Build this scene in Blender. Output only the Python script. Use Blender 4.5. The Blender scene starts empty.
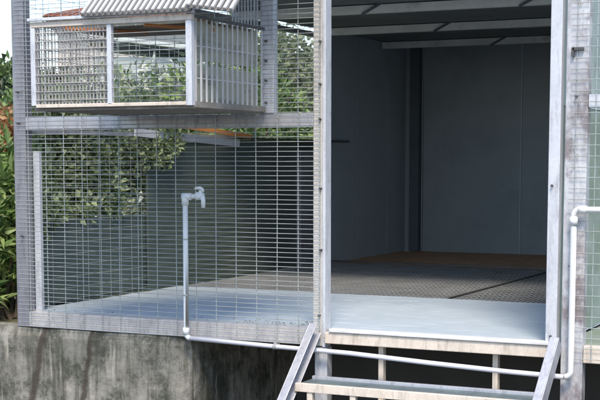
import bpy, bmesh, math, random
from mathutils import Vector, Matrix, noise
R = math.radians
scn = bpy.context.scene
col = scn.collection
rnd = random.Random(7)

# ------------------------------------------------------------------ mesh helpers
class MB:
    def __init__(s): s.v = []; s.f = []
    def quad(s, a, b, c, d):
        n = len(s.v); s.v += [tuple(a), tuple(b), tuple(c), tuple(d)]; s.f.append((n, n+1, n+2, n+3))
    def box(s, x0, x1, y0, y1, z0, z1):
        n = len(s.v)
        s.v += [(x, y, z) for z in (z0, z1) for y in (y0, y1) for x in (x0, x1)]
        for f in ((0,2,3,1), (4,5,7,6), (0,1,5,4), (2,6,7,3), (0,4,6,2), (1,3,7,5)):
            s.f.append(tuple(n+i for i in f))
        return s
    def bar(s, a, b, w, h, up=(0,0,1)):          # rectangular bar from a to b, w sideways, h along up
        a = Vector(a); b = Vector(b); d = (b-a).normalized()
        side = d.cross(Vector(up)).normalized(); u = side.cross(d).normalized()
        n = len(s.v)
        for p in (a, b):
            for i, j in ((-1,-1), (1,-1), (1,1), (-1,1)):
                s.v.append(tuple(p + side*i*w/2 + u*j*h/2))
        for i in range(4):
            j = (i+1) % 4; s.f.append((n+i, n+j, n+4+j, n+4+i))
        s.f += [(n+3, n+2, n+1, n), (n+4, n+5, n+6, n+7)]
        return s
    def tube(s, pts, r, k=8, cap=True, rs=None):
        pts = [Vector(p) for p in pts]; n0 = len(s.v); N = len(pts)
        ref = None
        for i, p in enumerate(pts):
            d = (pts[min(i+1, N-1)] - pts[max(i-1, 0)]).normalized()
            if ref is None:
                ref = d.cross(Vector((0,0,1)) if abs(d.z) < .9 else Vector((1,0,0))).normalized()
            ref = (ref - d*ref.dot(d)).normalized(); o = d.cross(ref)
            rr = rs[i] if rs else r
            for j in range(k):
                a = 2*math.pi*j/k; s.v.append(tuple(p + (ref*math.cos(a) + o*math.sin(a))*rr))
        for i in range(N-1):
            for j in range(k):
                m = (j+1) % k
                s.f.append((n0+i*k+j, n0+i*k+m, n0+(i+1)*k+m, n0+(i+1)*k+j))
        if cap:
            s.f.append(tuple(n0+j for j in reversed(range(k)))); s.f.append(tuple(n0+(N-1)*k+j for j in range(k)))
        return s
    def build(s, name, m, parent=None, bevel=0, smooth=False):
        me = bpy.data.meshes.new(name); me.from_pydata(s.v, [], s.f); me.update()
        bm = bmesh.new(); bm.from_mesh(me); bmesh.ops.recalc_face_normals(bm, faces=bm.faces) if not getattr(s, 'leafy', False) else None
        bm.to_mesh(me); bm.free()
        o = bpy.data.objects.new(name, me); col.objects.link(o)
        if m: me.materials.append(m)
        if parent: o.parent = parent; o.matrix_parent_inverse = Matrix.Translation(parent.location).inverted()
        if bevel:
            b = o.modifiers.new('b', 'BEVEL'); b.width = bevel; b.segments = 2; b.limit_method = 'ANGLE'
        if smooth:
            for p in me.polygons: p.use_smooth = True
        return o
def empty(name, label, cat, loc=(0,0,0), group=None):
    o = bpy.data.objects.new(name, None); col.objects.link(o); o.location = loc; o.empty_display_size = .1
    o['label'] = label; o['category'] = cat
    if group: o['group'] = group
    return o
def tag(o, label, cat, group=None):
    o['label'] = label; o['category'] = cat
    if group: o['group'] = group
    return o

# ------------------------------------------------------------------ materials
def nd(nt, t, **kw):
    n = nt.nodes.new(t)
    for k, v in kw.items():
        if k in n.inputs: n.inputs[k].default_value = v
        else: setattr(n, k, v)
    return n
def ramp(nt, fac, stops):
    r = nt.nodes.new('ShaderNodeValToRGB'); cr = r.color_ramp
    while len(cr.elements) < len(stops): cr.elements.new(.5)
    for e, (p, c) in zip(cr.elements, stops): e.position = p; e.color = (*c, 1)
    nt.links.new(fac, r.inputs[0]); return r.outputs[0]
def mix(nt, fac, a, b, mode='MIX'):
    m = nt.nodes.new('ShaderNodeMix'); m.data_type = 'RGBA'; m.blend_type = mode
    for i, v in ((0, fac), (6, a), (7, b)):
        if isinstance(v, (int, float)): m.inputs[i].default_value = v
        elif isinstance(v, tuple): m.inputs[i].default_value = (*v, 1)
        else: nt.links.new(v, m.inputs[i])
    return m.outputs[2]
def mat(name, base, var=None, scale=6, stretch=(1,1,1), rough=.6, metal=0, bump=0, bscale=60, dirt=None, dirt_scale=3, dirt_cut=(.5,.68), wave=None, rough_var=0):
    m = bpy.data.materials.new(name); m.use_nodes = True; nt = m.node_tree; L = nt.links
    b = nt.nodes['Principled BSDF']; b.inputs['Roughness'].default_value = rough; b.inputs['Metallic'].default_value = metal
    tc = nd(nt, 'ShaderNodeTexCoord'); mp = nd(nt, 'ShaderNodeMapping'); mp.inputs['Scale'].default_value = stretch
    L.new(tc.outputs['Object'], mp.inputs[0])
    n1 = nd(nt, 'ShaderNodeTexNoise', Scale=scale, Detail=8, Roughness=.65); L.new(mp.outputs[0], n1.inputs['Vector'])
    c = ramp(nt, n1.outputs['Fac'], [(.3, base), (.7, var or tuple(x*.75 for x in base))])
    if dirt:
        n2 = nd(nt, 'ShaderNodeTexNoise', Scale=dirt_scale, Detail=10, Roughness=.7); n2.noise_dimensions = '4D'; n2.inputs['W'].default_value = 3.1
        L.new(mp.outputs[0], n2.inputs['Vector'])
        f = ramp(nt, n2.outputs['Fac'], [(dirt_cut[0], (0,0,0)), (dirt_cut[1], (1,1,1))])
        c = mix(nt, f, c, dirt)
    L.new(c, b.inputs['Base Color'])
    if rough_var:
        rr = nd(nt, 'ShaderNodeMapRange'); rr.inputs[3].default_value = rough-rough_var; rr.inputs[4].default_value = rough+rough_var
        L.new(n1.outputs['Fac'], rr.inputs[0]); L.new(rr.outputs[0], b.inputs['Roughness'])
    if bump or wave:
        bp = nd(nt, 'ShaderNodeBump', Strength=bump or .4, Distance=.004)
        if wave:
            w = nd(nt, 'ShaderNodeTexWave', Scale=wave[1], Distortion=wave[2] if len(wave) > 2 else 0); w.bands_direction = wave[0]; w.wave_profile = 'SIN'
            L.new(tc.outputs['Object'], w.inputs['Vector']); L.new(w.outputs['Fac'], bp.inputs['Height'])
        else:
            n3 = nd(nt, 'ShaderNodeTexNoise', Scale=bscale, Detail=6); L.new(mp.outputs[0], n3.inputs['Vector']); L.new(n3.outputs['Fac'], bp.inputs['Height'])
        L.new(bp.outputs[0], b.inputs['Normal'])
    return m
def galv(name, base, var, rust=(.32,.2,.13), rc=(.62,.75), rough=.42, metal=.45):
    m = mat(name, base, var, scale=9, stretch=(1,1,.6), rough=rough, metal=metal, dirt=rust, dirt_scale=5, dirt_cut=rc, rough_var=.12)
    nt = m.node_tree; L = nt.links; b = nt.nodes['Principled BSDF']
    src = b.inputs['Base Color'].links[0].from_socket
    tc = nt.nodes['Texture Coordinate'] if 'Texture Coordinate' in nt.nodes else nd(nt, 'ShaderNodeTexCoord')
    v = nd(nt, 'ShaderNodeTexVoronoi', Scale=110); L.new(tc.outputs['Object'], v.inputs['Vector'])
    q = ramp(nt, v.outputs['Color'], [(0, (.93,.93,.94)), (1, (1.04,1.04,1.04))])
    c = mix(nt, 1.0, src, q, 'MULTIPLY')
    ms = nd(nt, 'ShaderNodeMapping'); ms.inputs['Scale'].default_value = (26, 26, 5); L.new(tc.outputs['Object'], ms.inputs[0])
    g = nd(nt, 'ShaderNodeTexNoise', Scale=1.5, Detail=9, Roughness=.75); L.new(ms.outputs[0], g.inputs['Vector'])
    c = mix(nt, ramp(nt, g.outputs['Fac'], [(.50, (0,0,0)), (.72, (.7,.7,.7))]), c, tuple(x*.42 for x in var))
    L.new(c, b.inputs['Base Color'])
    n = nd(nt, 'ShaderNodeTexNoise', Scale=25, Detail=4); L.new(tc.outputs['Object'], n.inputs['Vector'])
    bp = nd(nt, 'ShaderNodeBump', Strength=.25, Distance=.003); L.new(n.outputs['Fac'], bp.inputs['Height']); L.new(bp.outputs[0], b.inputs['Normal'])
    return m
M = {}
M['steel'] = galv('galvanised_steel', (.60,.60,.62), (.44,.44,.48))
M['steel_purple'] = galv('weathered_steel', (.37,.36,.385), (.25,.24,.265), rust=(.25,.17,.16))
M['steel_cream'] = galv('cream_coated_steel', (.76,.66,.56), (.64,.55,.45), rust=(.36,.22,.13), rc=(.64,.8), metal=0, rough=.5)
M['steel_post'] = galv('silvered_post', (.68,.645,.60), (.54,.51,.48), rust=(.36,.27,.2), rc=(.62,.78), metal=.1, rough=.5)
M['steel_grime'] = galv('grimy_beam', (.68,.64,.60), (.40,.37,.38), rust=(.22,.19,.18), rc=(.56,.72), metal=.15, rough=.5)
M['steel_white'] = galv('chalky_zinc', (.72,.73,.76), (.56,.57,.61), rc=(.7,.85), metal=.15)
M['patchy'] = galv('patchy_zinc', (.74,.74,.75), (.42,.41,.43), rust=(.30,.26,.26), rc=(.5,.58), metal=.2)
M['wire'] = mat('zinc_wire', (.52,.56,.54), (.36,.39,.38), scale=14, rough=.4, metal=.35)
M['wire_dull'] = mat('dull_wire', (.50,.50,.48), (.3,.3,.3), scale=14, rough=.5, metal=.3)
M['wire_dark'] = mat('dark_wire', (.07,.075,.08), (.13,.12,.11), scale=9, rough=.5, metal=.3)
M['grille'] = mat('dusty_grille', (.46,.43,.40), (.30,.28,.27), scale=10, rough=.6)
M['corner'] = mat('navy_post', (.10,.12,.145), (.075,.09,.11), scale=5, rough=.5)
M['bar_grey'] = mat('greyed_bars', (.62,.61,.60), (.46,.45,.44), scale=10, rough=.5)
M['wire_mid'] = mat('grey_floor_wire', (.46,.47,.47), (.28,.28,.28), scale=6, rough=.6, metal=.1)
M['under'] = mat('light_block_dark', (.085,.08,.075), rough=.8)
M['pvc'] = mat('white_pvc', (.82,.83,.82), (.72,.73,.72), scale=8, rough=.35)
M['pvc_grey'] = mat('greyed_pvc', (.70,.69,.74), (.58,.57,.62), scale=8, rough=.4)
M['sheet'] = mat('pale_blue_sheet', (.50,.565,.61), (.43,.50,.55), scale=2.2, stretch=(1,2.5,1), rough=.5, bump=.15, bscale=12, dirt=(.74,.80,.84), dirt_scale=5, dirt_cut=(.60,.72), rough_var=.12)
M['cream_lip'] = mat('sheet_lip', (.78,.77,.76), (.62,.6,.58), scale=12, rough=.5, dirt=(.4,.34,.3), dirt_scale=16, dirt_cut=(.62,.74))
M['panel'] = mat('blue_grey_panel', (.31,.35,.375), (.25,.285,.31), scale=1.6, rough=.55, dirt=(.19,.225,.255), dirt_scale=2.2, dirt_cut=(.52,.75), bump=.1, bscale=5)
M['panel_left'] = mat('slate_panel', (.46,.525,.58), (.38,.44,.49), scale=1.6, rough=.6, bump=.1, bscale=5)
M['panel_green'] = mat('dark_green_panel', (.105,.135,.115), (.07,.092,.08), scale=3, stretch=(1,1,3), rough=.6, wave=('Z', 9, 1.5))
M['ceil'] = mat('dark_ceiling', (.18,.20,.21), (.13,.145,.15), scale=3, rough=.7, wave=('X', 5))
M['purlin'] = mat('pale_purlin', (.78,.79,.77), (.62,.63,.61), scale=8, rough=.5, dirt=(.25,.25,.22), dirt_scale=4, dirt_cut=(.55,.7))
M['roof'] = mat('roof_sheet', (.50,.51,.52), (.40,.40,.41), scale=5, rough=.5, metal=.3)
M['brown_floor'] = mat('brown_board', (.62,.36,.20), (.46,.25,.13), scale=3, stretch=(3,1,1), rough=.8)
M['orange_wood'] = mat('orange_wood', (.68,.30,.10), (.50,.18,.06), scale=9, rough=.6)
M['red_wood'] = mat('red_brown_wood', (.42,.13,.07), (.55,.26,.10), scale=7, stretch=(1,5,1), rough=.7)
M['tray'] = mat('dusty_tray', (.24,.215,.185), (.17,.15,.13), scale=7, rough=.8, dirt=(.34,.31,.27), dirt_scale=9)
M['board'] = mat('weathered_board', (.50,.48,.38), (.40,.38,.30), scale=4, stretch=(1,1,6), rough=.85, dirt=(.26,.25,.22), dirt_scale=2.5, dirt_cut=(.5,.62))
M['corr'] = mat('pale_corrugated', (.60,.60,.59), (.44,.43,.41), scale=9, rough=.55, dirt=(.38,.34,.29), dirt_scale=7, dirt_cut=(.58,.72))
M['corr_valley'] = mat('dull_corrugated', (.17,.16,.15), (.12,.115,.11), scale=9, rough=.7)
M['pale_panel'] = mat('pale_green_panel', (.50,.57,.53), (.40,.47,.44), scale=3, rough=.5, dirt=(.27,.3,.27), dirt_scale=4, dirt_cut=(.52,.72))
M['grey_panel'] = mat('grey_green_panel', (.34,.39,.32), (.19,.24,.18), scale=4, rough=.6, dirt=(.36,.39,.36), dirt_scale=7, dirt_cut=(.5,.66))
M['tread'] = galv('dull_tread_plate', (.20,.25,.26), (.14,.18,.19), rc=(.68,.8), metal=.35, rough=.5)
M['bolt'] = mat('bolt', (.16,.15,.15), rough=.5, metal=.6)
M['bark'] = mat('bark', (.16,.12,.09), (.09,.07,.05), scale=14, stretch=(1,1,.3), rough=.9, bump=.5)
M['grass'] = mat('garden_soil_grass', (.07,.10,.035), (.13,.11,.06), scale=1.2, rough=.95, bump=.6, bscale=20)
M['dirt'] = mat('damp_dirt', (.035,.030,.026), (.06,.052,.044), scale=3, rough=.95, bump=.6, bscale=15)
M['hill'] = mat('hill_green', (.045,.075,.03), (.09,.12,.05), scale=.15, rough=.95)
M['plaster'] = mat('house_plaster', (.62,.58,.52), (.52,.48,.43), scale=.8, rough=.9)
M['tile'] = mat('terracotta_tiles', (.42,.17,.10), (.24,.10,.07), scale=2.5, rough=.85)
M['pale_shed'] = mat('pale_shed_sheet', (.50,.53,.50), (.40,.43,.41), scale=1.2, rough=.6)
M['glass'] = mat('dark_window', (.03,.035,.04), rough=.1)

def scuffs():
    m = M['sheet']; nt = m.node_tree; L = nt.links; b = nt.nodes['Principled BSDF']
    src = b.inputs['Base Color'].links[0].from_socket; tc = nd(nt, 'ShaderNodeTexCoord')
    mp = nd(nt, 'ShaderNodeMapping'); mp.inputs['Scale'].default_value = (2.2, 16, 1); mp.inputs['Rotation'].default_value = (0, 0, R(62)); L.new(tc.outputs['Object'], mp.inputs[0])
    n = nd(nt, 'ShaderNodeTexNoise', Scale=2.4, Detail=6, Roughness=.6); L.new(mp.outputs[0], n.inputs['Vector'])
    c = mix(nt, ramp(nt, n.outputs['Fac'], [(.58, (0,0,0)), (.66, (.85,.85,.85))]), src, (.74,.80,.85))
    n = nd(nt, 'ShaderNodeTexNoise', Scale=3.1, Detail=9, Roughness=.75); L.new(tc.outputs['Object'], n.inputs['Vector'])
    c = mix(nt, ramp(nt, n.outputs['Fac'], [(.52, (0,0,0)), (.66, (.45,.45,.45))]), c, (.34,.40,.43))
    L.new(c, b.inputs['Base Color'])
scuffs()
def concrete():
    m = bpy.data.materials.new('stained_concrete'); m.use_nodes = True; nt = m.node_tree; L = nt.links
    b = nt.nodes['Principled BSDF']; b.inputs['Roughness'].default_value = .9
    tc = nd(nt, 'ShaderNodeTexCoord')
    n1 = nd(nt, 'ShaderNodeTexNoise', Scale=3.5, Detail=10, Roughness=.7); L.new(tc.outputs['Object'], n1.inputs['Vector'])
    c = ramp(nt, n1.outputs['Fac'], [(.34, (.40,.37,.31)), (.48, (.25,.235,.20)), (.62, (.11,.105,.09))])
    mp = nd(nt, 'ShaderNodeMapping'); mp.inputs['Scale'].default_value = (14, 14, 1.1); L.new(tc.outputs['Object'], mp.inputs[0])
    n2 = nd(nt, 'ShaderNodeTexNoise', Scale=1.6, Detail=7, Roughness=.7); L.new(mp.outputs[0], n2.inputs['Vector'])   # rain streaks
    c = mix(nt, ramp(nt, n2.outputs['Fac'], [(.46, (0,0,0)), (.64, (.85,.85,.85))]), c, (.065,.068,.045))
    n4 = nd(nt, 'ShaderNodeTexNoise', Scale=7, Detail=9, Roughness=.75); L.new(tc.outputs['Object'], n4.inputs['Vector'])
    c = mix(nt, ramp(nt, n4.outputs['Fac'], [(.50, (0,0,0)), (.62, (.85,.85,.85))]), c, (.05,.056,.035))                 # moss
    mp5 = nd(nt, 'ShaderNodeMapping'); mp5.inputs['Scale'].default_value = (22, 22, 2.2); L.new(tc.outputs['Object'], mp5.inputs[0])
    n5 = nd(nt, 'ShaderNodeTexNoise', Scale=1.3, Detail=5); L.new(mp5.outputs[0], n5.inputs['Vector'])
    c = mix(nt, ramp(nt, n5.outputs['Fac'], [(.60, (0,0,0)), (.72, (.5,.5,.5))]), c, (.58,.54,.45))                   # lime
    nw = nd(nt, 'ShaderNodeTexNoise', Scale=9, Detail=5); L.new(tc.outputs['Object'], nw.inputs['Vector'])
    sep = nd(nt, 'ShaderNodeSeparateXYZ'); L.new(tc.outputs['Object'], sep.inputs[0])
    def mth(op, a, b_):
        q = nt.nodes.new('ShaderNodeMath'); q.operation = op
        for i, v in enumerate((a, b_)):
            if isinstance(v, (int, float)): q.inputs[i].default_value = v
            else: L.new(v, q.inputs[i])
        return q.outputs[0]
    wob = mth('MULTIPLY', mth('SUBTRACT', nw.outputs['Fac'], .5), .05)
    for (xt, xb, ww) in ((-1.388, -1.475, .022), (-1.132, -1.190, .015)):          # two soft-edged dark slanting lines below the floor beam
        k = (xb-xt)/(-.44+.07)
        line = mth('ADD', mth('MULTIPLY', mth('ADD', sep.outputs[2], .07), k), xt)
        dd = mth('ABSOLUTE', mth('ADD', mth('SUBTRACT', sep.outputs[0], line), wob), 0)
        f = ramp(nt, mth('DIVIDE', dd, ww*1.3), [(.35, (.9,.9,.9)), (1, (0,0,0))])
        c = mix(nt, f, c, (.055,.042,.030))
    L.new(c, b.inputs['Base Color'])
    n3 = nd(nt, 'ShaderNodeTexNoise', Scale=22, Detail=10, Roughness=.7); L.new(tc.outputs['Object'], n3.inputs['Vector'])
    bp = nd(nt, 'ShaderNodeBump', Strength=.7, Distance=.012); L.new(n3.outputs['Fac'], bp.inputs['Height']); L.new(bp.outputs[0], b.inputs['Normal'])
    return m
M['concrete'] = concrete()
M['joint'] = mat('damp_joint', (.075,.06,.045), (.12,.095,.07), scale=14, rough=.9)

def leafmat(name, stops, gloss=.45, trans=.3):
    m = bpy.data.materials.new(name); m.use_nodes = True; nt = m.node_tree; L = nt.links
    b = nt.nodes['Principled BSDF']; b.inputs['Roughness'].default_value = gloss
    g = nd(nt, 'ShaderNodeNewGeometry')
    c = ramp(nt, g.outputs['Random Per Island'], stops); L.new(c, b.inputs['Base Color'])
    t = nd(nt, 'ShaderNodeBsdfTranslucent'); L.new(c, t.inputs[0])
    mx = nd(nt, 'ShaderNodeMixShader'); mx.inputs[0].default_value = trans
    L.new(b.outputs[0], mx.inputs[1]); L.new(t.outputs[0], mx.inputs[2]); L.new(mx.outputs[0], nt.nodes['Material Output'].inputs[0])
    return m
M['leaf'] = leafmat('bright_leaf', [(0, (.06,.11,.03)), (.5, (.17,.27,.07)), (1, (.36,.44,.17))])
M['leaf_ivy'] = leafmat('ivy_leaf', [(0, (.10,.14,.06)), (.5, (.26,.33,.15)), (1, (.48,.53,.30))])
M['leaf_dark'] = leafmat('dark_leaf', [(0, (.03,.05,.02)), (1, (.11,.16,.06))])
M['leaf_pale'] = leafmat('pale_leaf', [(0, (.12,.15,.08)), (1, (.34,.37,.22))])
M['blossom'] = leafmat('white_blossom', [(0, (.6,.62,.52)), (1, (.8,.8,.72))])
M['leaf_orange'] = leafmat('orange_leaf', [(0, (.20,.09,.035)), (.5, (.42,.20,.09)), (1, (.50,.34,.16))])

# ------------------------------------------------------------------ setting
def sheet(name, pts, m, z):
    mb = MB(); mb.v = [(x, y, z) for x, y in pts]; mb.f = [tuple(range(len(pts)))]
    o = mb.build(name, m); o['kind'] = 'structure'; return o
sheet('ground', [(-900,-900), (900,-900), (900,900), (-900,900)], M['dirt'], -.85)
g = MB()   # the garden bank held up by the retaining wall: an irregular raised terrace
top = [(-40,.12), (-.76,.12), (-.62,5.04), (40,5.1), (40,90), (-60,90), (-60,.12)]
n = len(top); g.v = [(x, y, -.10) for x, y in top] + [(x, y, -.86) for x, y in top]
g.f = [tuple(range(n))] + [(i, (i+1) % n, n+(i+1) % n, n+i) for i in range(n)]
o = g.build('garden_terrace', M['grass']); o['kind'] = 'structure'
h = MB(); NX, NY = 60, 14     # far hill
for j in range(NY+1):
    for i in range(NX+1):
        x = -230 + i*5.2; y = 92 + j*7
        z = -1 + 15.5*math.sin(math.pi*min(1, j/9)*.5)*(.70+.3*math.sin(i*.17+1.1)) + 1.6*noise.noise(Vector((x*.06, y*.06, 0)))
        h.v.append((x, y, z if j else -1.5))
for j in range(NY):
    for i in range(NX):
        a = j*(NX+1)+i; h.f.append((a, a+1, a+NX+2, a+NX+1))
o = h.build('hill', M['hill'], smooth=True); o['kind'] = 'structure'

# ------------------------------------------------------------------ retaining wall
rw = empty('retaining_wall', 'stained concrete retaining wall with lime and moss streaks below the cage floor', 'wall', (-1.6, .05, -.85))
def wallmesh(path, th, z0, z1, name, seed):
    mb = MB(); pts = []
    segs = []
    for (a, b) in zip(path[:-1], path[1:]):
        L_ = (Vector(b)-Vector(a)).length; k = max(2, int(L_/.04))
        for i in range(k): segs.append(Vector(a).lerp(Vector(b), i/k))
    segs.append(Vector(path[-1]))
    NZ = 20
    def nrm(i):
        d = (segs[min(i+1, len(segs)-1)] - segs[max(i-1, 0)]).normalized(); return Vector((d.y, -d.x))
    cols_ = []
    for i, p in enumerate(segs):
        nn = nrm(i); idx = []
        for k in range(NZ+1):
            z = z0+(z1-z0)*k/NZ
            dz = .006*noise.noise(Vector((p.x*3+seed, p.y*3, 9))) if k == NZ else 0
            w = .006*noise.noise(Vector((p.x*5, p.y*5, z*5+seed)))+.004*noise.noise(Vector((p.x*21, p.y*21, z*21)))
            if k == NZ: w -= .010+.012*max(0, noise.noise(Vector((p.x*9, seed, 3))))
            q = p + nn*w; idx.append(len(mb.v)); mb.v.append((q.x, q.y, z+dz))
        q = p - nn*th; idx.append(len(mb.v)); mb.v.append((q.x, q.y, z1)); idx.append(len(mb.v)); mb.v.append((q.x, q.y, z0))
        cols_.append(idx)
    for a, b in zip(cols_[:-1], cols_[1:]):
        for k in range(len(a)-1): mb.f.append((a[k], b[k], b[k+1], a[k+1]))
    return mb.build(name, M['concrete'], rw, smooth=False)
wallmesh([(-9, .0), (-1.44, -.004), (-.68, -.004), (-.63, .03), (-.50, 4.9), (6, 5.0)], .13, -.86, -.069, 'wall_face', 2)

# ------------------------------------------------------------------ the walk-in bird house
A = empty('aviary', 'raised walk-in bird house of galvanised posts and wire mesh with pale blue floor', 'aviary', (-.2, 0, -.07))
ZT = 2.05
def part(name, mb, m, bevel=0, **k): return mb.build(name, m, A, bevel=bevel, **k)
part('post', MB().box(-1.545, -1.478, .004, .055, -.068, ZT), M['steel_purple'], .003)
part('post', MB().box(-1.474, -1.440, .05, .072, 0, .735), M['steel_white'], .002)
part('post', MB().box(-.032, .010, 0, .045, -.068, ZT), M['steel_post'], .003)
part('post', MB().box(.0125, .026, -.006, .05, -.07, ZT), M['steel_white'], .002)
part('door_jamb', MB().box(.948, .992, -.004, .04, .004, ZT), M['steel_white'], .003)
part('post', MB().box(1.008, 1.092, 0, .05, -.86, ZT), M['patchy'], .003)
part('post', MB().box(2.28, 2.34, 0, .06, -.86, ZT), M['steel'], .003)
pu = MB().box(-.272, -.212, -.002, .03, .886, ZT)                                # drilled angle post beside the cage
part('post', pu, M['steel_white'], .002)
part('leg', MB().box(-.026, .030, .004, .054, -.86, -.072), M['patchy'], .003)
part('leg', MB().box(-1.53, -1.47, 4.74, 4.80, -.86, 0), M['steel'])
part('leg', MB().box(.95, 1.01, 4.74, 4.80, -.86, 0), M['steel'])
part('leg', MB().box(2.28, 2.34, 4.74, 4.80, -.86, ZT-.4), M['steel'])
# horizontal beams
part('floor_beam', MB().box(-1.476, -.034, 0, .04, -.066, .004), M['steel_grime'], .003)
part('floor_beam', MB().box(.028, .990, -.018, .03, -.052, -.006), M['steel_cream'], .003)
part('floor_beam', MB().box(1.094, 2.278, 0, .04, -.066, .0), M['steel_cream'], .003)
part('floor_lip', MB().box(.05, .985, -.026, .02, -.004, .010), M['cream_lip'], .003)
part('crossbeam', MB().box(-1.476, -.034, .002, .045, .832, .886), M['steel'], .003)
part('crossbeam', MB().box(1.094, 2.278, 0, .04, .888, .936), M['steel_white'], .003)
part('crossbeam', MB().box(-1.476, -.034, .002, .045, ZT-.05, ZT), M['steel'], .003)
part('crossbeam', MB().box(.03, .946, .002, .045, ZT-.05, ZT), M['steel'], .003)
part('crossbeam', MB().box(1.094, 2.278, .002, .045, ZT-.05, ZT), M['steel'], .003)
# floor
fs = MB(); N = 46; K = 26
for j in range(K+1):
    for i in range(N+1):
        x = -1.53+2.52*i/N; y = .022+1.385*j/K
        w = .0025*noise.noise(Vector((x*3, y*5, 2))) + .0018*noise.noise(Vector((x*9, y*9, 4)))
        fs.v.append((x, y, .002+w))
for j in range(K):
    for i in range(N):
        a = j*(N+1)+i; fs.f.append((a, a+1, a+N+2, a+N+1))
part('floor_sheet', fs, M['sheet'], smooth=True)
part('brown_floor', MB().box(-1.53, .99, 3.42, 4.80, -.02, -.004), M['brown_floor'])
mf = MB()
for i in range(95):
    x = -1.525+i*.0265; mf.bar((x, 1.41, -.002), (x, 3.42, -.002), .0055, .004)
for i in range(19):
    y = 1.44+i*.11; mf.bar((-1.53, y, -.007), (.985, y, -.007), .010, .006)
part('mesh_floor', mf, M['wire_mid'])
part('mesh_frame', MB().box(.034, .046, 1.41, 3.42, .002, .006).box(-1.53, .985, 3.405, 3.425, .004, .014), M['wire_dark'])
part('mesh_tray', MB().box(-1.53, .985, 1.41, 3.42, -.05, -.036), M['under'])
part('floor_joist', MB().box(.02, .06, 1.41, 3.42, -.030, -.008), M['wire_dark'])
part('floor_joist', MB().box(-1.53, .985, 2.38, 2.41, -.032, -.009), M['wire_dark'])
part('floor_base', MB().box(-1.53, .99, .05, 1.40, -.05, -.008), M['tray'])
part('light_block_board', MB().box(-.5, 2.34, 4.835, 4.85, -.84, -.03), M['under'])  # dark boards added below the deck to block light and darken the void
part('light_block_board', MB().box(2.345, 2.355, .06, 4.83, -.84, -.03), M['under'])
part('light_block_board', MB().box(-.60, 2.3, 1.0, 1.012, -.84, -.06), M['under'])
part('aisle_floor', MB().box(.995, 2.33, .05, 4.8, -.05, -.004), M['grey_panel'])
# left side wall
XL = -1.54
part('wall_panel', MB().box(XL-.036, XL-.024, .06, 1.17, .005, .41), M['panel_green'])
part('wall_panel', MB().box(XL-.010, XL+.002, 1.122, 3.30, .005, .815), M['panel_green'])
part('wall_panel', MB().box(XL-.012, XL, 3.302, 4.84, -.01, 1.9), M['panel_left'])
part('side_rail', MB().box(XL, XL+.022, 2.08, 3.70, .817, .829), M['wire_dark'])
part('side_rail', MB().box(XL-.01, XL+.018, .06, 2.08, .818, .838), M['steel'])
part('flashing', MB().bar((XL+.035, .95, .838), (XL+.035, 2.07, .792), .008, .040), M['steel_white'])
part('batten', MB().bar((XL+.06, 1.15, .893), (XL+.06, 2.16, .834), .02, .024), M['orange_wood'])
part('side_post', MB().box(XL-.005, XL+.035, 2.90, 3.08, .006, .76), M['steel_purple'])
part('side_post', MB().box(XL-.02, XL+.02, 3.26, 3.30, .0, ZT-.35), M['steel'])
part('side_rail', MB().box(XL-.02, XL+.02, .06, 3.30, 1.50, 1.53), M['steel'])
sm = MB()
for i in range(33):
    y = .10+i*.098; sm.tube([(XL-.014, y, 0), (XL-.014, y, (1.97 if y < 1.4 else 1.62))], .0011, 4, False)
for i in range(34):
    z = .02+i*.055; sm.tube([(XL-.014, .06, z), (XL-.014, 3.26, z)], .0011, 4, False)
part('side_mesh', sm, M['wire'])
# back wall, corner post, partition
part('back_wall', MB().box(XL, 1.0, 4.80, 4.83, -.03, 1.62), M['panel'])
for x in (-.62, .22): part('wall_joint', MB().box(x-.004, x+.004, 4.793, 4.799, 0, 1.6), M['panel_left'])
part('corner_post', MB().box(-1.480, -1.405, 4.73, 4.79, 0, 1.55), M['corner'])
part('corner_trim', MB().box(-1.402, -1.392, 4.785, 4.797, 0, 1.55), M['panel'])
part('partition', MB().box(.955, .985, .042, 4.78, .9, 1.9), M['pale_panel'])
part('partition', MB().box(.957, .983, .042, 4.78, .004, .898), M['grey_panel'])
part('post_shadow_strip', MB().box(.986, 1.000, .30, .40, .50, 1.95), M['wire_dark'])  # dark strip standing in for the front post's shadow on the partition
part('back_wall', MB().box(1.002, 2.34, 4.80, 4.83, -.03, 1.62), M['grey_panel'])
for y in (3.9, 4.45): part('wall_joint', MB().box(XL-.001, XL+.003, y-.004, y+.004, 0, 1.55), M['panel'])
# ceiling purlins and roof
for k, y in enumerate((2.03, 3.16, 4.30)):
    z = 1.505
    c = MB(); c.box(-1.53, .95, y, y+.004, z, z+.045); c.box(-1.53, .95, y+.004, y+.045, z, z+.004); c.box(-1.53, .95, y+.004, y+.045, z+.041, z+.045)
    part('purlin', c, M['purlin'])
for x in (-.60, .30):
    c = MB(); c.bar((x, 1.42, 1.66), (x, 4.78, 1.573), .03, .025); part('rafter', c, M['wire_dark'])
    for y in (2.03, 3.16, 4.30):
        part('brace', MB().bar((x-.1, y-.006, 1.50), (x+.02, y-.006, 1.56), .008, .014), M['corner'])
rf = MB(); N = 150
def rz(y): return 2.10-.115*y if y < 4 else 2.10-.115*y
for i in range(N+1):
    x = -1.75+4.25*i/N; w = .009*math.sin(i*1.45)
    rf.v += [(x, 1.40, 1.72+w), (x, 5.0, 1.585+w)]
for i in range(N): rf.f.append((2*i, 2*i+1, 2*i+3, 2*i+2))
part('roof', rf, M['roof'], smooth=True)
part('ceiling', MB().box(-1.53, .95, 1.42, 4.79, 1.556, 1.562), M['ceil'])
part('fascia', MB().box(-1.545, 2.34, .05, .07, ZT+.002, ZT+.02), M['steel'])
rm = MB()                                                          # open wire roof over the front bay
for i in range(26): rm.tube([(-1.53+i*.0975, .03, ZT), (-1.53+i*.0975, 1.42, ZT-.02)], .0015, 4, False)
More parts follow.
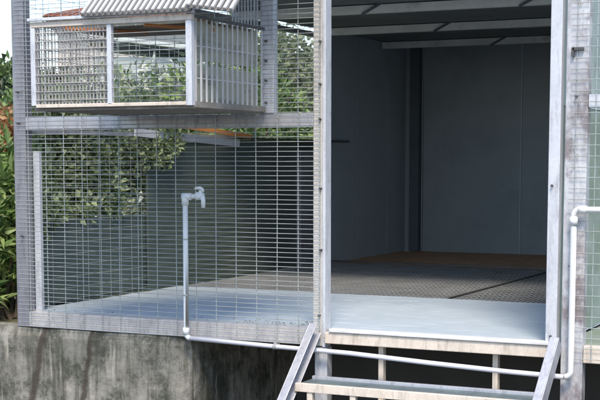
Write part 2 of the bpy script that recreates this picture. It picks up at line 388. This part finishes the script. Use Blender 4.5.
for i in range(15): rm.tube([(-1.53, .05+i*.0975, ZT), (.98, .05+i*.0975, ZT)], .0013, 4, False)
part('roof_mesh', rm, M['wire'])
part('roof_beam', MB().box(-1.54, 2.34, 1.36, 1.40, 1.99, 2.03), M['steel'])
part('roof_beam', MB().box(-1.54, -1.50, .06, 1.36, 2.0, 2.04), M['steel'])
part('roof_beam', MB().box(.955, .995, .06, 1.36, 2.0, 2.04), M['steel'])
part('gable_panel', MB().box(-1.53, .95, 1.405, 1.415, 1.56, 2.03), M['panel_left'])
part('gable_panel', MB().box(.99, 2.30, 1.405, 1.415, 1.56, 2.03), M['panel_left'])
# front wire mesh
def grid(x0, x1, z0, z1, y, sx, sz, xo, rv=.0017, rh=.0013, seed=1):
    mb = MB(); r = random.Random(seed)
    x = x0+xo
    while x < x1:
        j = r.uniform(-.002, .002); mb.tube([(x+j, y, z0), (x-j*.5+r.uniform(-.002,.002), y+.001, (z0+z1)/2), (x+r.uniform(-.002,.002), y, z1)], rv, 5, False); x += sx
    z = z0
    while z < z1:
        pts = []; nn = 8
        for i in range(nn+1):
            xx = x0+(x1-x0)*i/nn; pts.append((xx, y-rv-rh+.002*noise.noise(Vector((xx*2, z*2, seed))), z+.0026*noise.noise(Vector((xx*3, z*40, seed)))))
        mb.tube(pts, rh, 4, False); z += sz
    return mb
part('wire_mesh', grid(-1.525, .008, -.062, ZT-.01, -.006, .0972, .0198, .067, .0018, .00135, 3), M['wire'])
part('wire_mesh', grid(1.03, 2.33, -.05, ZT-.01, -.008, .075, .04, .02, .0015, .0013, 5), M['wire'])
# bolts
for x, z in ((.002, 1.17), (.002, 1.0), (.002, .86), (.004, .58), (.006, .33), (.0, .06), (-1.51, 1.0), (-1.51, .86), (-1.50, .35), (-.243, .93), (-.243, 1.02), (-.243, 1.10), (-.243, 1.18), (1.04, .30), (1.05, .93), (.03, -.03), (.965, .60), (.97, .03)):
    b = MB(); b.tube([(x, -.016, z), (x, .0, z)], .0048, 6); part('bolt', b, M['bolt'])
part('latch', MB().box(1.035, 1.075, -.016, -.002, 1.098, 1.108).box(1.03, 1.04, -.016, -.002, 1.075, 1.108), M['wire_dark'])

# ------------------------------------------------------------------ hanging cage with its lean-to roof
Cg = empty('hanging_cage', 'barred hanging cage with corrugated lean-to roof fixed high on the mesh front', 'cage', (-.62, -.3, .90))
def cp(name, mb, m, bevel=0): return mb.build(name, m, Cg, bevel=bevel)
x0, x1, y0, y1, z0, z1 = -.985, -.245, -.60, -.014, .902, 1.235
t = .022
xm = -.612
cp('frame', MB().box(x0, x1, y0, y0+t, z1-t, z1), M['steel_cream'], .002)
cp('frame', MB().box(x0, x0+t, y0+.001, y0+t-.001, z0+.006, z1-t-.001), M['steel_white'], .002)
cp('frame', MB().box(x1-.026, x1, y0-.003, y0+t, z0-.004, z1-t-.001), M['steel_white'], .002)
cp('frame', MB().box(xm-.012, xm+.008, y0+.001, y0+t-.001, z0+.006, z1-t-.001), M['steel_white'], .002)
cp('frame', MB().box(x0+t, x1-.028, y0+.001, y0+.014, z0-.002, z0+.012), M['steel_cream'], .002)
cp('frame', MB().box(x1-.014, x1, y0+t+.001, y1, z1-.012, z1), M['wire_dark'])
cp('frame', MB().box(x0, x0+.014, y0+t+.001, y1, z1-.014, z1), M['steel'])
tr = MB().box(x0+.002, x1-.003, y0+.016, y1, z0-.014, z0+.0)
cp('floor_tray', tr, M['tray'], .002)
cp('tray_rim', MB().box(x1-.02, x1+.004, y0+.02, y1-.002, z0-.010, z0+.012), M['tray'])
# front wires
mb = MB()
for i in range(10):
    z = z0+.028+i*.0325; mb.tube([(x0+t, y0+.004, z), (xm-.01, y0+.004, z)], .0022, 5, False)
for i in range(21):
    x = x0+.032+i*.0163; mb.tube([(x, y0+.009, z0), (x, y0+.009, z1-t)], .0027, 5, False)
cp('front_grille', mb, M['grille'])
mb = MB()
for i in range(9):
    z = z0+.036+i*.034; mb.tube([(xm+.008, y0+.004, z), (x1-.03, y0+.004, z)], .0014, 5, False)
cp('door_grille', mb, M['wire'])
mb = MB()                                                              # inner divider, left side and right side bars
for i in range(13):
    y = y0+.05+i*.042; mb.tube([(x0+.008, y, z0), (x0+.008, y, z1)], .0028, 5, False)
for i in range(8):
    z = z0+.03+i*.04; mb.tube([(x0+.012, y0+.02, z), (x0+.012, y1, z)], .0016, 5, False)
cp('side_grille', mb, M['wire_dull'])
mb = MB()
for i in range(14):
    y = y0+.034+i*.0405; w = .0035*noise.noise(Vector((i*3.1, 2, 1)))
    mb.box(x1-.006, x1-.001, y+w-.0038, y+w+.0038, z0-.006, z1-.002)
for z in (z0+.10, z0+.22): mb.box(x1-.010, x1-.0065, y0+.02, y1, z-.002, z+.002)
cp('side_bars', mb, M['bar_grey'])
cp('side_board', MB().box(x1-.042, x1-.034, y0+.05, y1-.02, z0+.17, z1-.014), M['board'])
cp('side_board', MB().box(x1-.044, x1-.036, y0+.07, y1-.02, z0+.0, z0+.150), M['board'])

mb = MB()
for i in range(11):
    y = y0+.05+i*.03; mb.tube([(xm-.004, y, z0), (xm-.004, y, z1-t)], .0024, 5, False)

mb = MB()
for i in range(9):
    z = z0+.02+i*.034; mb.tube([(x0+.03, y0+.078, z), (xm-.012, y0+.078, z)], .0016, 5, False)
cp('inner_grille', mb, M['wire_dull'])
cp('ceiling_board', MB().box(x0+.06, x1-.02, y0+.18, y1-.06, z1-.020, z1-.012), M['tray'])
cp('ceiling_board', MB().bar((x0+.12, y0+.06, z1-.022), (x0+.36, y0+.30, z1-.030), .02, .010), M['red_wood'])
cp('ceiling_board', MB().bar((x0+.50, y0+.05, z1-.026), (x1-.03, y0+.22, z1-.040), .03, .010), M['orange_wood'])
# roof: two corrugated sheets leaning on the front of the aviary
def corr(xa, xb, za, zb, zr, ya, yb, name):
    b = MB(); b.v = [(xa, ya, za-.006), (xb, ya, zb-.006), (xb, yb, zb+zr-.006), (xa, yb, za+zr-.006), (xa, ya, za-.009), (xb, ya, zb-.009), (xb, yb, zb+zr-.009), (xa, yb, za+zr-.009)]
    b.f = [(0,1,2,3), (7,6,5,4), (0,4,5,1), (1,5,6,2), (2,6,7,3), (3,7,4,0)]
    o = cp(name, b, M['corr_valley'])
    n_ = int((xb-xa)/.0272); rb = MB()
    for i in range(n_+1):
        f = (i+.3)/(n_+.6); x = xa+(xb-xa)*f; zz = za+(zb-za)*f
        rb.bar((x, ya-.004, zz), (x, yb, zz+zr), .0135, .015, up=(0,-.7,.7))
    r_ = rb.build('roof_rib', M['corr'], None, bevel=.004); r_.parent = o
    return o
corr(-.722, -.232, 1.252, 1.250, .56, -.625, -.02, 'roof_sheet')
corr(-.245, -.050, 1.262, 1.236, .565, -.635, -.03, 'roof_sheet')
cp('roof_edge', MB().box(-.99, -.235, y0-.012, y0+.006, z1+.002, z1+.014), M['steel_white'], .002)
cp('roof_purlin', MB().box(-.75, -.06, -.33, -.30, 1.49, 1.515), M['wire_dark'])
for x in (-.72, -.27): cp('roof_rafter', MB().bar((x, y0+.02, z1+.004), (x, -.02, 1.78), .02, .02), M['steel'])
mb = MB()
for i in range(9):
    x = -.40+i*.0145; mb.box(x, x+.005, -.012, -.009, z1, 1.75)
cp('upper_bars', mb, M['steel_white'])

# ------------------------------------------------------------------ steps
S = empty('entry_steps', 'steel entry steps with sloping side rails leading up to the open doorway', 'steps', (.5, -.5, -.85))
def sp(name, mb, m, bevel=.002): return mb.build(name, m, S, bevel=bevel)
d = Vector((0, -.73, -.68)).normalized()
for x in (-.02, 1.015):
    a = Vector((x, -.035, .012)); b = a + d*1.28
    dz = 0 if x < 0 else .01
    up = d.cross(Vector((1,0,0))).normalized()
    c = MB(); c.bar(a, b, .005, .062, up=up)
    for s_ in (-1, 1):
        c.bar(a+up*.0285*s_+Vector((.018 if x < 0 else -.018, 0, 0)), b+up*.0285*s_+Vector((.018 if x < 0 else -.018, 0, 0)), .031, .005, up=up)
    sp('stringer', c, M['steel'])
for k in range(4):
    y = -.255-.205*k; z = -.182-.19*k
    if z < -.80: continue
    c = MB(); c.box(.010, .99, y, y+.02, z-.034, z)
    sp('step_nosing', c, M['steel_cream'])
    c = MB(); c.box(.010, .986, y+.021, y+.17, z-.022, z-.006)
    sp('tread', c, M['tread'])
    sp('tread_edge', MB().box(.010, .986, y+.158, y+.176, z-.02, z+.006), M['steel'])
for x in (.245, .728): sp('support', MB().box(x, x+.022, .036, .066, -.86, -.056), M['steel_cream'])
for x in (.06, .245, .728, .95): sp('support', MB().box(x, x+.024, -.25, -.225, -.86, -.202), M['steel_cream'])

# ------------------------------------------------------------------ water pipe and tap
W = empty('water_pipe', 'white plastic water pipe running under the door and rising past the mesh', 'pipe', (-.632, -.03, -.06))
def arc(c, r, a0, a1, ax, n_=6):
    out = []
    for i in range(n_+1):
        a = a0+(a1-a0)*i/n_; out.append(Vector(c)+Vector(ax[0])*r*math.cos(a)+Vector(ax[1])*r*math.sin(a))
    return out
X, Z = (1,0,0), (0,0,1); yp = -.034; pr = .0112
xr = -.618
W1 = MB(); pts = [(xr, yp, .533)] + [(xr, yp, -.045)] + arc((xr+.02, yp, -.045), .02, math.pi, 1.5*math.pi-.1, (X, Z))
W1.tube(pts, pr, 14); W1.build('riser', M['pvc'], W, smooth=True)
W2 = MB(); W2.tube([(xr+.018, yp, -.065), (-.2, yp, -.076), (.15, yp-.002, -.083), (.5, yp-.004, -.100), (.8, yp-.004, -.112), (1.03, yp, -.118)], .0098, 14)
W2.build('long_run', M['pvc_grey'], W, smooth=True)
W3 = MB(); pts = arc((1.035, yp, -.095), .022, 1.5*math.pi, 2*math.pi, (X, Z)) + [(1.057, yp, .49)] + arc((1.08, yp, .49), .023, math.pi, .5*math.pi, (X, Z)) + [(2.2, yp, .513)]
W3.tube(pts, .0112, 14); W3.build('riser', M['pvc'], W, smooth=True)
e = MB(); e.tube([(xr, yp, .505), (xr, yp, .548)], .0155, 14); e.tube([(xr-.012, yp, .541), (xr+.03, yp, .541)], .0150, 14); e.build('elbow', M['pvc'], W, smooth=True)
e = MB(); e.tube([(xr-.001, yp, -.05), (xr-.001, yp, -.02)], .0145, 14); e.build('elbow', M['pvc'], W, smooth=True)
for xc, zc in ((-.19, -.0765), (.985, -.1165)):
    q = MB(); q.tube([(xc-.008, yp, zc), (xc+.008, yp, zc)], .0125, 14); q.box(xc-.006, xc+.006, yp, yp+.03, zc+.006, zc+.02); q.build('pipe_clip', M['wire_dull'], W)
for zc in (.12, .36):
    q = MB(); q.tube([(xr, yp, zc-.003), (xr, yp, zc+.003)], .0125, 14); q.tube([(xr-.012, yp, zc), (xr-.016, yp+.025, zc+.002)], .0012, 5); q.build('pipe_tie', M['wire_dull'], W)
e = MB(); e.tube([(1.057, yp, .455), (1.057, yp, .485)], .015, 14); e.tube([(1.075, yp, .513), (1.105, yp, .513)], .015, 14); e.build('elbow', M['pvc'], W, smooth=True)
tp = empty('water_tap', 'x', 'x'); del tp['label']; del tp['category']; tp.parent = W; tp.name = 'tap'
tp.location = (0, 0, 0); tp.matrix_parent_inverse = Matrix.Translation(W.location).inverted()
e = MB(); e.tube([(xr+.025, yp, .541), (xr+.058, yp, .543)], .0105, 14)
e.tube([(xr+.052, yp, .543), (xr+.056, yp, .543), (xr+.080, yp, .545), (xr+.090, yp, .545)], .0175, 14, rs=[.013,.0175,.0165,.012])
e.tube([(xr+.078, yp-.002, .545), (xr+.090, yp-.008, .540), (xr+.094, yp-.010, .525), (xr+.094, yp-.011, .494)], .0095, 12, rs=[.010,.0105,.0095,.0085])
e.tube([(xr+.074, yp, .555), (xr+.076, yp, .568)], .0080, 12)
o = e.build('tap_body', M['pvc'], None, smooth=True); o.parent = tp
e = MB(); e.tube([(xr+.090, yp-.002, .562), (xr+.086, yp-.002, .573), (xr+.074, yp-.002, .578), (xr+.058, yp-.004, .577), (xr+.050, yp-.004, .574)], .0085, 10, rs=[.005,.0065,.0078,.0062,.0045])
o = e.build('tap_handle', M['pvc'], None, smooth=True); o.parent = tp

rr = random.Random(5); db = MB(); db.leafy = True
for i in range(150):
    x = rr.choice((rr.uniform(-1.45, -.06), rr.gauss(-.3,.12), rr.gauss(-.12,.05))); y = .045+abs(rr.gauss(0,.05)); q = rr.uniform(.002,.007); a = rr.uniform(0,3.1)
    if x > .93 or (-.04 < x < .03): continue
    ca, sa = math.cos(a)*q, math.sin(a)*q
    db.v += [(x+ca, y+sa, .008), (x-sa*.5, y+ca*.5, .008+q*.5), (x-ca, y-sa, .009), (x+sa*.5, y-ca*.5, .007)]; n0 = len(db.v)-4; db.f.append((n0,n0+1,n0+2,n0+3))
o = db.build('debris', M['bark']); o['kind'] = 'stuff'
tag(o, 'dry crumbs and leaf scraps along the front edge of the floor', 'debris')

# ------------------------------------------------------------------ plants
def leaves(mb, c, r, n_, size, rr, aspect=.5, shell=.55, droop=.2):
    mb.leafy = True
    for _ in range(n_):
        u = Vector((rr.gauss(0,1), rr.gauss(0,1), rr.gauss(0,1))).normalized()
        k = rr.uniform(shell, 1)*(1+.28*noise.noise(u*2.3+Vector(c)*1.7))
        p = Vector((c[0]+u.x*r[0]*k, c[1]+u.y*r[1]*k, c[2]+u.z*r[2]*k))
        dd = (u + Vector((rr.gauss(0,.7), rr.gauss(0,.7), rr.gauss(0,.6)-droop))).normalized()
        s_ = dd.cross(Vector((rr.gauss(0,1), rr.gauss(0,1), rr.gauss(0,1)))).normalized()
        nn = s_.cross(dd); L_ = size*rr.uniform(.45, 1.5); w = L_*aspect*.5
        n0 = len(mb.v)
        mb.v += [tuple(p), tuple(p+dd*L_*.45+s_*w+nn*w*.25), tuple(p+dd*L_-nn*L_*.12), tuple(p+dd*L_*.45-s_*w+nn*w*.25)]
        mb.f.append((n0, n0+1, n0+2, n0+3))
def shrub(name, label, cat, base, clumps, m, size, seed, group=None, aspect=.5, stems=5, bloom=None, tall=False, shell=.45):
    rr = random.Random(seed)
    t_ = empty(name, label, cat, base, group)
    f = MB()
    for (c, r, n_) in clumps: leaves(f, c, r, n_, size, rr, aspect, shell)
    f.build('crown' if tall else 'foliage', m, t_)
    st = MB()
    for (c, r, n_) in clumps[:12]:
        b0 = Vector(base)+Vector((rr.uniform(-.04,.04), rr.uniform(-.04,.04), 0)) * (1 if not tall else .3)
        mid = b0.lerp(Vector(c), .5)+Vector((rr.uniform(-.1,.1), rr.uniform(-.1,.1), .1))*(r[0])
        k = .05*max(r) if tall else .035*max(r)
        st.tube([b0, mid, c, Vector(c)+Vector((rr.uniform(-.5,.5)*r[0], rr.uniform(-.5,.5)*r[1], r[2]*.7))], k, 7, True, rs=[k*1.6, k, k*.6, k*.2])
    st.build('trunk' if tall else 'stem', M['bark'], t_)
    if bloom:
        f = MB()
        for (c, r, n_) in clumps: leaves(f, c, (r[0]*1.05, r[1]*1.05, r[2]*1.05), max(6, int(n_*bloom[1])), bloom[2], rr, .9, .85, 0)
        f.build('blossom', bloom[0], t_)
    return t_
def polar(px, D):
    a = R(26.1) - math.atan((px-300)/1369.)
    return 2.371 - D*math.sin(a), -5.027 + D*math.cos(a)
def hz(py, D): return .695 + D*(160-py)/1369.
# bright glossy bush left of the corner post
cl = []
rr = random.Random(3)
for i in range(17):
    cl.append(((-1.96+rr.uniform(-.34,.04), .45+rr.uniform(-.25,.45), -.05+i*.0465), (.20,.22,.12), 240))
shrub('leafy_bush', 'bright green glossy long leaved bush beside the left corner post', 'bush', (-1.95,.45,-.10), cl, M['leaf'], .085, 11, aspect=.30)
cl = [((-2.86+rr.uniform(-.3,.25), 1.5+rr.uniform(-.3,.3), .80+rr.uniform(-.22,.13)), (.24,.24,.15), 300) for i in range(11)]
shrub('flowering_shrub', 'orange brown leaved shrub rising above the glossy green bush', 'shrub', (-2.86,1.5,-.10), cl, M['leaf_orange'], .05, 12, aspect=.6, bloom=(M['leaf'], .12, .05))
# ivy outside the left side of the mesh
cl = []
for i in range(46):
    y = .38+rr.random()*1.05; zt = .36+.26*(y/1.3)
    cl.append(((-1.73+rr.uniform(-.05,.05), y, rr.uniform(zt, 1.0)), (.10,.15,.11), 300))
for i in range(9):
    y = 1.02+rr.random()*.36
    cl.append(((-1.515, y, .66+.22*(y-1.0)+rr.random()*.10), (.022,.09,.06), 90))
for i in range(14):                                                # runners spilling over the top of the low panel
    y = .20+rr.random()*.80
    cl.append(((-1.585, y, .44-rr.random()*.12+.14*y), (.030,.08,.07), 90))
shrub('climbing_ivy', 'small leaved ivy pressing against the left side mesh', 'ivy', (-1.78,.6,-.10), cl, M['leaf_ivy'], .032, 13, aspect=.7)
# shrubs seen through the cage
def sh(px, D, ptop, w, m, seed, label, size=.09, n_=9, per=300, bloom=None, cat='shrub', name='garden_shrub', grp='shrubs in the garden beyond the mesh'):
    x, y = polar(px, D); zt = hz(ptop, D); r_ = random.Random(seed); cc = []
    h_ = zt+.10
    for i in range(n_):
        cc.append(((x+r_.uniform(-w,w)*.6, y+r_.uniform(-w,w)*.6, -.10+h_*r_.uniform(.25,.82)), (w*.52, w*.52, h_*.24), per))
    shrub(name, label, cat, (x,y,-.10), cc, m, size, seed, grp, .55, bloom=bloom)
sh(35, 9.8, 118, .7, M['leaf_dark'], 21, 'low dark shrub seen beside the left corner post', .07)
sh(128, 11.5, 66, .8, M['leaf_pale'], 22, 'pale shrub with white blossom seen through the left of the cage door', .07, 11, 420, (M['blossom'], .16, .07))
sh(182, 12.2, 58, .85, M['leaf_pale'], 23, 'pale shrub with white blossom seen through the right of the cage door', .07, 11, 420, (M['blossom'], .16, .07))
sh(232, 10.8, 62, .75, M['leaf'], 24, 'green shrub behind the barred side of the cage', .07, 10, 360)
sh(283, 11.6, 12, .75, M['leaf_pale'], 25, 'tall pale green shrub seen through the mesh beside the middle post', .075, 13, 420)
sh(322, 12.8, 60, .7, M['leaf_dark'], 26, 'dark shrub low beside the middle post', .07, 10, 360)
sh(80, 13.5, 76, .9, M['leaf'], 27, 'green shrub behind the close barred half of the cage', .08, 10, 360)
# trees further off
def tree(px, D, ptop, w, m, seed, label):
    x, y = polar(px, D); zt = hz(ptop, D); r_ = random.Random(seed); cc = []
    for i in range(16):
        a = r_.uniform(0, 6.28); k = r_.random()**.5*w
        cc.append(((x+math.cos(a)*k, y+math.sin(a)*k, .5+(zt-.5)*r_.uniform(.25,.86)), (w*.42, w*.42, (zt)*.16), 330))
    shrub('garden_tree', label, 'tree', (x,y,-.10), cc, m, .16, seed, 'trees beyond the garden', .6, tall=True)
tree(-25, 27, 50, 1.9, M['leaf_dark'], 41, 'dark round tree under the sky at the left edge')
tree(28, 33, 64, 2.0, M['leaf'], 42, 'green tree just behind the left corner post')
tree(245, 30, 40, 2.2, M['leaf_dark'], 44, 'dark tree behind the cage roof')
tree(300, 26, 22, 1.9, M['leaf_dark'], 45, 'dark tree behind the tall pale shrub')

# neighbour's house and shed
hx, hy = polar(88, 40)
H = empty('tiled_house', 'distant house with low terracotta tiled roof glimpsed above the hanging cage', 'house', (hx, hy, -.1))
rot = Matrix.Rotation(R(32), 4, 'Z')
def hp(name, mb, m):
    mb.v = [tuple((rot @ Vector(v)) + Vector((hx, hy, 0))) for v in mb.v]; return mb.build(name, m, H)
hp('wall', MB().box(-.8, 3.2, 0, 5, -.1, 4.8), M['plaster'])
b = MB(); 
for s_ in (0, 1):
    pass
b.v = [(-1.2,-.6,4.72), (3.7,-.6,4.72), (3.7,5.6,4.72), (-1.2,5.6,4.72), (.3,2.5,5.35), (2.2,2.5,5.35)]
b.f = [(0,1,5,4), (2,3,4,5), (1,2,5), (3,0,4), (3,2,1,0)]
hp('roof', b, M['tile'])
b = MB()
for i in range(24):
    x = -1.1+i*.205; b.bar((x, -.62, 4.735), (max(.35, min(2.1, x)), 2.4, 5.36), .07, .05)
hp('tile_ribs', b, M['tile'])
hp('window', MB().box(.3, 1.2, -.02, .02, 2.6, 3.6), M['glass'])
qx, qy = polar(158, 17)
Q = empty('garden_shed', 'pale sheet metal garden shed glimpsed through the hanging cage', 'shed', (qx, qy, -.1))
rot2 = Matrix.Rotation(R(28), 4, 'Z')
def qp(name, mb, m):
    mb.v = [tuple((rot2 @ Vector(v)) + Vector((qx, qy, 0))) for v in mb.v]; return mb.build(name, m, Q)
qp('wall', MB().box(-.8, .9, 0, 2, -.1, 1.95), M['pale_shed'])
qp('roof', MB().bar((-.95, -.1, 2.22), (1.05, -.1, 2.0), .04, .04).bar((-.95, 1, 2.2), (1.05, 1, 1.98), 2.3, .03), M['pale_shed'])
qp('door', MB().box(.1, .7, -.02, -.004, -.05, 1.7), M['panel_green'])

# ------------------------------------------------------------------ light, sky, camera
el = R(55); sdir = Vector((.447, -.894, 0)).normalized()*math.cos(el) + Vector((0,0,math.sin(el)))
sun = bpy.data.lights.new('sun', 'SUN'); sun.energy = 1.5; sun.angle = R(14); sun.color = (1, .90, .76)
so = bpy.data.objects.new('sun', sun); col.objects.link(so); so.rotation_euler = sdir.to_track_quat('Z', 'Y').to_euler(); so.location = (3,-8,8)
w = bpy.data.worlds.new('World'); scn.world = w; w.use_nodes = True; nt = w.node_tree
sky = nt.nodes.new('ShaderNodeTexSky'); sky.sky_type = 'NISHITA'; sky.sun_disc = False
sky.sun_elevation = el; sky.sun_rotation = math.atan2(sdir.x, sdir.y); sky.air_density = 1.0; sky.dust_density = 1.0; sky.ozone_density = 1.5
bg = nt.nodes['Background']; bg.inputs[1].default_value = .108; nt.links.new(sky.outputs[0], bg.inputs[0])

cam = bpy.data.cameras.new('Camera'); co = bpy.data.objects.new('Camera', cam); col.objects.link(co); scn.camera = co
cam.sensor_fit = 'HORIZONTAL'; cam.sensor_width = 36; cam.lens = 36*1362/600; cam.shift_y = 100/600; cam.clip_end = 3000; cam.clip_start = .05
co.location = (2.3713, -5.0274, .6954); co.rotation_euler = (R(90-5.87), 0, R(26.1))
vs = scn.view_settings; vs.view_transform = 'Standard'; vs.look = 'None'; vs.exposure = 1.45; vs.gamma = 1
scn.cycles.max_bounces = 8
